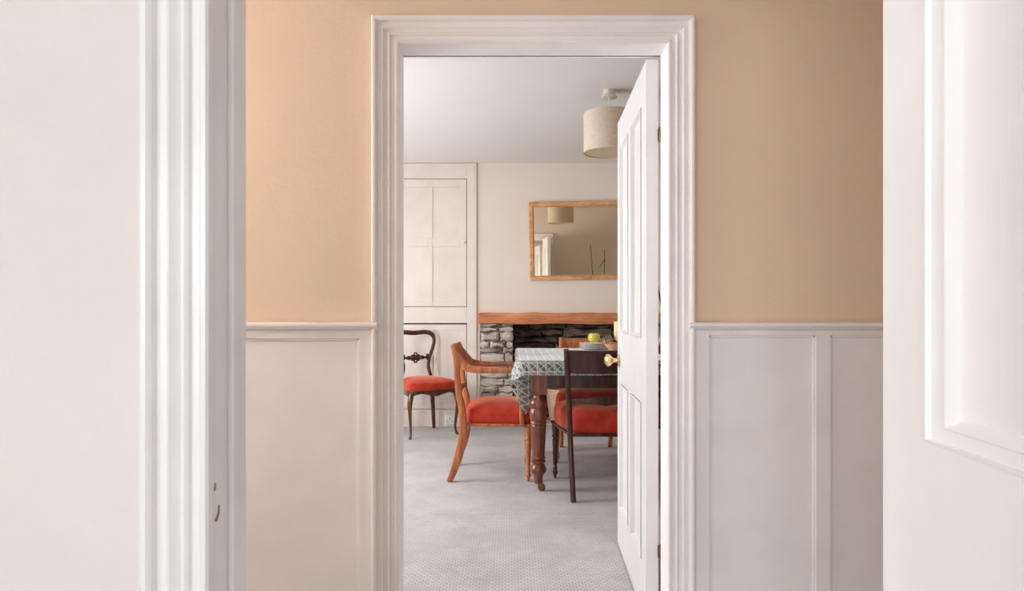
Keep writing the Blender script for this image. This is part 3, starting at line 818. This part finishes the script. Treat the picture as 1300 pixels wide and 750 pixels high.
# tablecloth
def tablecloth():
    bm = NB(); uvl = bm.loops.layers.uv.new('UVMap'); UV = {}
    x0, x1, y0, y1, z = TX0-.004, TX1+.004, TY0-.004, TY1+.004, TZ+.0035
    R = .045
    # perimeter samples: (edge xy, outward normal, hem drop, bottom offset xy)
    per = []
    def add(ex, ey, nx, ny, drop, bx, by, fl=0): per.append((ex, ey, nx, ny, drop, bx, by, fl))
    n = 46
    for i in range(n+1):                       # front edge from right to left
        x = x1-R-(x1-x0-R-.05)*i/n
        wv = .006*math.sin(x*17)+.004*math.sin(x*41)
        dr = .084+.006*(1-i/n)+.003*math.sin(x*6)
        add(x, y0, 0, -1, dr, x, y0-.008-wv)
    # rounded near-left corner, still short
    for i in range(1, 6):
        a = -PI/2-(PI/2)*i/6; cx, cy = x0+.045, y0+.045
        add(cx+.045*math.cos(a), cy+.045*math.sin(a), math.cos(a), math.sin(a), .088+.006*i, cx+(.045+.010)*math.cos(a), cy+(.055)*math.sin(a))
    # hanging corner fold: goes out to the left and then in under the table
    fold = []
    ztop = TZ+.0035
    for (ey, X, Y, py) in ((4.085, -.004, 4.092, 482), (4.095, -.0055, 4.104, 489), (4.105, .008, 4.118, 497), (4.118, .028, 4.138, 505), (4.132, .048, 4.158, 513), (4.146, .068, 4.178, 520), (4.160, .086, 4.196, 526.5), (4.172, .100, 4.208, 522), (4.184, .110, 4.216, 514), (4.192, .114, 4.224, 506)):
        fold.append((ey, ztop-(CH-(py-HZ)*Y/F), X, Y))
    fold += [(4.200, .20, .102, 4.238), (4.208, .165, .078, 4.250), (4.218, .12, .052, 4.262), (4.232, .09, .034, 4.272), (4.262, .056, .022, 4.280)]
    for (y, dr, bx, by) in fold: add(x0, y, -1, 0, dr, bx, by, 1)
    n = 26
    for i in range(1, n+1):
        y = 4.28+(y1-.045-4.28)*i/n; add(x0, y, -1, 0, .050, x0-.004, y)
    for i in range(1, 6):
        a = PI-(PI/2)*i/6; cx, cy = x0+.045, y1-.045
        add(cx+.045*math.cos(a), cy+.045*math.sin(a), math.cos(a), math.sin(a), .05+.03*i/6, cx+.05*math.cos(a), cy+.05*math.sin(a))
    n = 40
    for i in range(n+1):
        x = x0+.045+(x1-x0-.045-R)*i/n; add(x, y1, 0, 1, .10, x, y1+.006+.004*math.sin(x*19))
    for i in range(1, 6):
        a = PI/2-(PI/2)*i/6; cx, cy = x1-R, y1-R
        add(cx+R*math.cos(a), cy+R*math.sin(a), math.cos(a), math.sin(a), .12, cx+.03*math.cos(a), cy+.03*math.sin(a))
    n = 24
    for i in range(n+1):
        y = y1-R-(y1-y0-2*R)*i/n; add(x1, y, 1, 0, .13, x1+.008+.004*math.sin(y*20), y)
    for i in range(1, 6):
        a = 0-(PI/2)*i/6; cx, cy = x1-R, y0+R
        add(cx+R*math.cos(a), cy+R*math.sin(a), math.cos(a), math.sin(a), .12-.02*i/6, cx+.03*math.cos(a), cy+.03*math.sin(a))
    rows = []
    K = 12
    for (ex, ey, nx, ny, drop, bx, by, fl) in per:
        col = []
        # inset start
        for q in (.022, .012):
            col.append(((ex-nx*q, ey-ny*q, z+.0012), (ex-nx*q, ey-ny*q)))
        col.append(((ex-nx*.005, ey-ny*.005, z+.0005), (ex-nx*.005, ey-ny*.005)))
        for k in range(K+1):
            t = k/K; d = .004+(drop-.004)*t
            s = t*t*(3-2*t)*.6+t*.4
            if fl: s = 1-(1-min(1, d/.11))**2
            X = ex+(bx-ex)*s; Y = ey+(by-ey)*s
            col.append(((X, Y, z-d), (ex+nx*d, ey+ny*d)))
        vs = []
        for p, uv in col:
            v = bm.verts.new(p); UV[v] = uv; vs.append(v)
        rows.append(vs)
    m = len(rows)
    for i in range(m):
        a, b = rows[i], rows[(i+1) % m]
        for k in range(len(a)-1): bm.faces.new((a[k], a[k+1], b[k+1], b[k]))
    # top: one n-gon inside
    f = bm.faces.new([r_[0] for r_ in rows])
    for f in bm.faces:
        for l in f.loops: l[uvl].uv = (UV[l.vert][0]+.0, UV[l.vert][1]+.0)
    o = obj('tablecloth', bm, m_cloth, angle=50)
    md = o.modifiers.new('thick', 'SOLIDIFY'); md.thickness = .0012; md.offset = 1
    tag(o, 'grey green tablecloth with white geometric leaf lines draped over the table', 'tablecloth')
tablecloth()
CZ = TZ+.006

# ------------------------------------------------------------------ things on the table
X0p, Y0p = .602, 5.08
zt = CZ
plates = []
for k in range(5):
    bm = NB(); lathe(bm, [(.0001, .002), (.045, .0), (.052, .0), (.055, .003), (.075, .006), (.095, .0095), (.0965, .011), (.094, .0125), (.070, .0095), (.052, .007), (.0001, .0065)], n=40, cap=False)
    o = obj('side_plate', bm, m_white, loc=(X0p+random.uniform(-.002, .002), Y0p+random.uniform(-.002, .002), zt+k*.0098), angle=50)
    tag(o, ['white side plate at the bottom of the stack on the table', 'white side plate second from the bottom of the stack', 'white side plate in the middle of the stack', 'white side plate second from the top of the stack', 'white side plate on top of the stack, under the apple'][k], 'plate', 'stack of white side plates')
ztop = zt+4*.0098+.0068
ap = empty('apple', (X0p+.012, Y0p-.005, ztop), 'yellow green apple on top of the stack of white plates', 'apple')
bm = NB(); prof = []
for i in range(25):
    a = -PI/2+PI*i/24; r_ = math.cos(a); z_ = math.sin(a)
    rr_ = .045*(abs(r_)**.85)*(1+.06*z_); zz = .043+.041*z_
    if z_ > .8: zz -= .012*((z_-.8)/.2)**1.5
    if z_ < -.85: zz += .006*((-z_-.85)/.15)
    prof.append((max(rr_, .0001), zz))
lathe(bm, prof, n=36); obj('apple_flesh', bm, m_apple, ap, angle=80)
bm = NB(); tube(bm, [(0, 0, .070), (.001, .0, .080), (.005, .002, .090)], .0016, .0022, n=7); o = obj('stem', bm, m_twig, ap); o['label'] = 'short brown stem'
def tumbler(x, y, lab, h=.085, r=.027):
    bm = NB(); lathe(bm, [(.0001, 0), (r*.82, 0), (r*.86, .004), (r, h), (r-.0012, h+.0006), (r-.0024, h), (r*.80, .010), (.0001, .009)], n=28, cap=False)
    return tag(obj('drinking_glass', bm, m_glass, loc=(x, y, CZ)), lab, 'glass', 'small glasses on the table')
tumbler((772-650)*5.12/F, 5.12, 'small clear glass standing by the brass candlestick', .10)
tumbler((765.5-650)*5.18/F, 5.18, 'small clear glass just right of the apple and plates', .085)
# peach bowl with pastries
bx, by = (779-650)*4.98/F, 4.98
bm = NB(); lathe(bm, [(.0001, 0), (.034, 0), (.036, .006), (.052, .022), (.066, .044), (.068, .047), (.065, .047), (.050, .026), (.030, .011), (.0001, .010)], n=40, cap=False)
tag(obj('serving_bowl', bm, m_peach, loc=(bx, by, CZ)), 'peach glazed bowl of pastries beside the plates', 'bowl')
def roll(x, y, z, a, tilt, lab):
    bm = NB(); n = 16; lo = []
    for i in range(n+1):
        t = -1+2*i/n; r_ = .0175*math.sqrt(max(0.0004, 1-t*t))*(1+.09*math.cos(t*18)); X = .038*t; Y = .010*t*t
        lo.append([(X, Y+r_*math.cos(2*PI*j/14), r_*.9*math.sin(2*PI*j/14)) for j in range(14)])
    rings(bm, lo); o = obj('pastry', bm, m_crust, angle=80); o.location = (x, y, z); o.rotation_euler = (tilt, 0, a)
    tag(o, lab, 'pastry', 'pastries in the bowl')
roll(bx-.014, by-.018, CZ+.0440, .3, .2, 'golden crescent pastry at the front of the peach bowl')
roll(bx+.010, by+.018, CZ+.0440, -.4, -.2, 'golden crescent pastry at the back of the peach bowl')
# candlestick
cx, cy = (785-650)*5.14/F, 5.14
cs = empty('candlestick', (cx, cy, CZ), 'brass candlestick half hidden behind the open door', 'candlestick')
bm = NB(); lathe(bm, [(.0001, 0), (.040, 0), (.041, .004), (.034, .009), (.016, .014), (.009, .022), (.016, .030), (.009, .038), (.008, .052), (.018, .060), (.024, .066), (.024, .070), (.0001, .070)], n=32); obj('holder', bm, m_brass, cs)
bm = NB(); lathe(bm, [(.0001, 0), (.0325, 0), (.033, .002), (.033, .137), (.031, .139), (.022, .134), (.0001, .132)], n=32)
o = obj('candle', bm, m_wax, loc=(cx, cy, CZ+.0702)); tag(o, 'thick cream pillar candle on the brass candlestick', 'candle')
bm = NB(); tube(bm, [(0, 0, .128), (0, 0, .140), (.001, 0, .146)], .001, n=6); obj('wick', bm, m_twig, o)
# vase with bare twigs, behind the door and seen in the mirror
vx, vy = 1.035, 4.60
bm = NB(); lathe(bm, [(.0001, 0), (.038, 0), (.052, .02), (.062, .07), (.055, .13), (.032, .18), (.024, .21), (.028, .235), (.025, .235), (.020, .21), (.028, .18), (.050, .13), (.056, .07), (.0001, .012)], n=36, cap=False)
tag(obj('vase', bm, m_walnut, loc=(vx, vy, CZ)), 'dark vase on the table glimpsed through the gap at the door hinge', 'vase')
bm = NB(); tube(bm, [(vx-.016, vy, CZ+.03), (vx-.011, vy, CZ+.24), (vx-.050, vy, 1.30), (vx-.076, vy, 1.56), (vx-.094, vy+.01, 1.80)], .0062, .0035)
tube(bm, [(vx-.05, vy, 1.30), (vx-.062, vy-.012, 1.37), (vx-.068, vy-.012, 1.41)], .004, .002)
tag(obj('twig', bm, m_twig), 'tall dark twig leaning left, the left one reflected in the mirror', 'twig', 'bare twigs in the vase')
bm = NB(); tube(bm, [(vx+.016, vy, CZ+.03), (vx+.010, vy, CZ+.24), (vx+.060, vy, 1.22), (vx+.076, vy, 1.50), (vx+.073, vy+.01, 1.74)], .0055, .0035)
tube(bm, [(vx+.076, vy, 1.62), (vx+.045, vy+.01, 1.575), (vx+.010, vy+.02, 1.52)], .004, .0025)
tag(obj('twig', bm, m_twig), 'upright dark twig with a drooping side shoot, the right one reflected in the mirror', 'twig', 'bare twigs in the vase')

# ------------------------------------------------------------------ light
def area(name, loc, rot, sx, sy, power, col=(1, 1, 1)):
    l = bpy.data.lights.new(name, 'AREA'); l.shape = 'RECTANGLE'; l.size = sx; l.size_y = sy; l.energy = power; l.color = col
    o = bpy.data.objects.new(name, l); C.objects.link(o); o.location = loc; o.rotation_euler = rot; return o
def side_window(name, w, power, col):
    area(name, (XL-.16, (w[0]+w[1])/2, (w[2]+w[3])/2), (0, -PI/2, 0), w[3]-w[2]-.02, w[1]-w[0]-.02, power, col)
side_window('daylight_dining', W_D, 80, (.93, .968, 1))
side_window('fill_dining_far', W_E, 27, (.93, .968, 1))  # added fill through the extra window, for far carpet and wall
side_window('daylight_hall', W_H, 31, (1, .98, .94))
side_window('daylight_near', W_N, 36, (.90, .96, 1))
area('daylight_back', ((W_B[0]+W_B[1])/2, -3.16, (W_B[2]+W_B[3])/2), (PI/2, 0, 0), W_B[1]-W_B[0]-.02, W_B[3]-W_B[2]-.02, 64, (.89, .955, 1))

sc = bpy.context.scene
w = bpy.data.worlds.new('sky'); sc.world = w; w.use_nodes = True
w.node_tree.nodes['Background'].inputs[0].default_value = (.85, .92, 1, 1)
w.node_tree.nodes['Background'].inputs[1].default_value = 1.5

cam = bpy.data.cameras.new('camera'); co = bpy.data.objects.new('camera', cam); C.objects.link(co)
co.location = (0, 0, CH); co.rotation_euler = (PI/2, 0, 0)
cam.sensor_width = 36; cam.lens = 36*F/1300; cam.shift_y = (HZ-375)/1300
cam.clip_start = .02
cam.dof.use_dof = True; cam.dof.focus_distance = 4.2; cam.dof.aperture_fstop = 11
sc.camera = co
vs = sc.view_settings; vs.view_transform = 'Standard'; vs.look = 'None'; vs.gamma = 1; vs.exposure = 0; vs.use_curve_mapping = False
cy_ = sc.cycles
cy_.use_denoising = True
try: cy_.denoiser = 'OPENIMAGEDENOISE'
except Exception: pass
cy_.max_bounces = 10; cy_.diffuse_bounces = 7; cy_.glossy_bounces = 5; cy_.transmission_bounces = 8
cy_.sample_clamp_indirect = 6; cy_.caustics_reflective = False; cy_.caustics_refractive = False
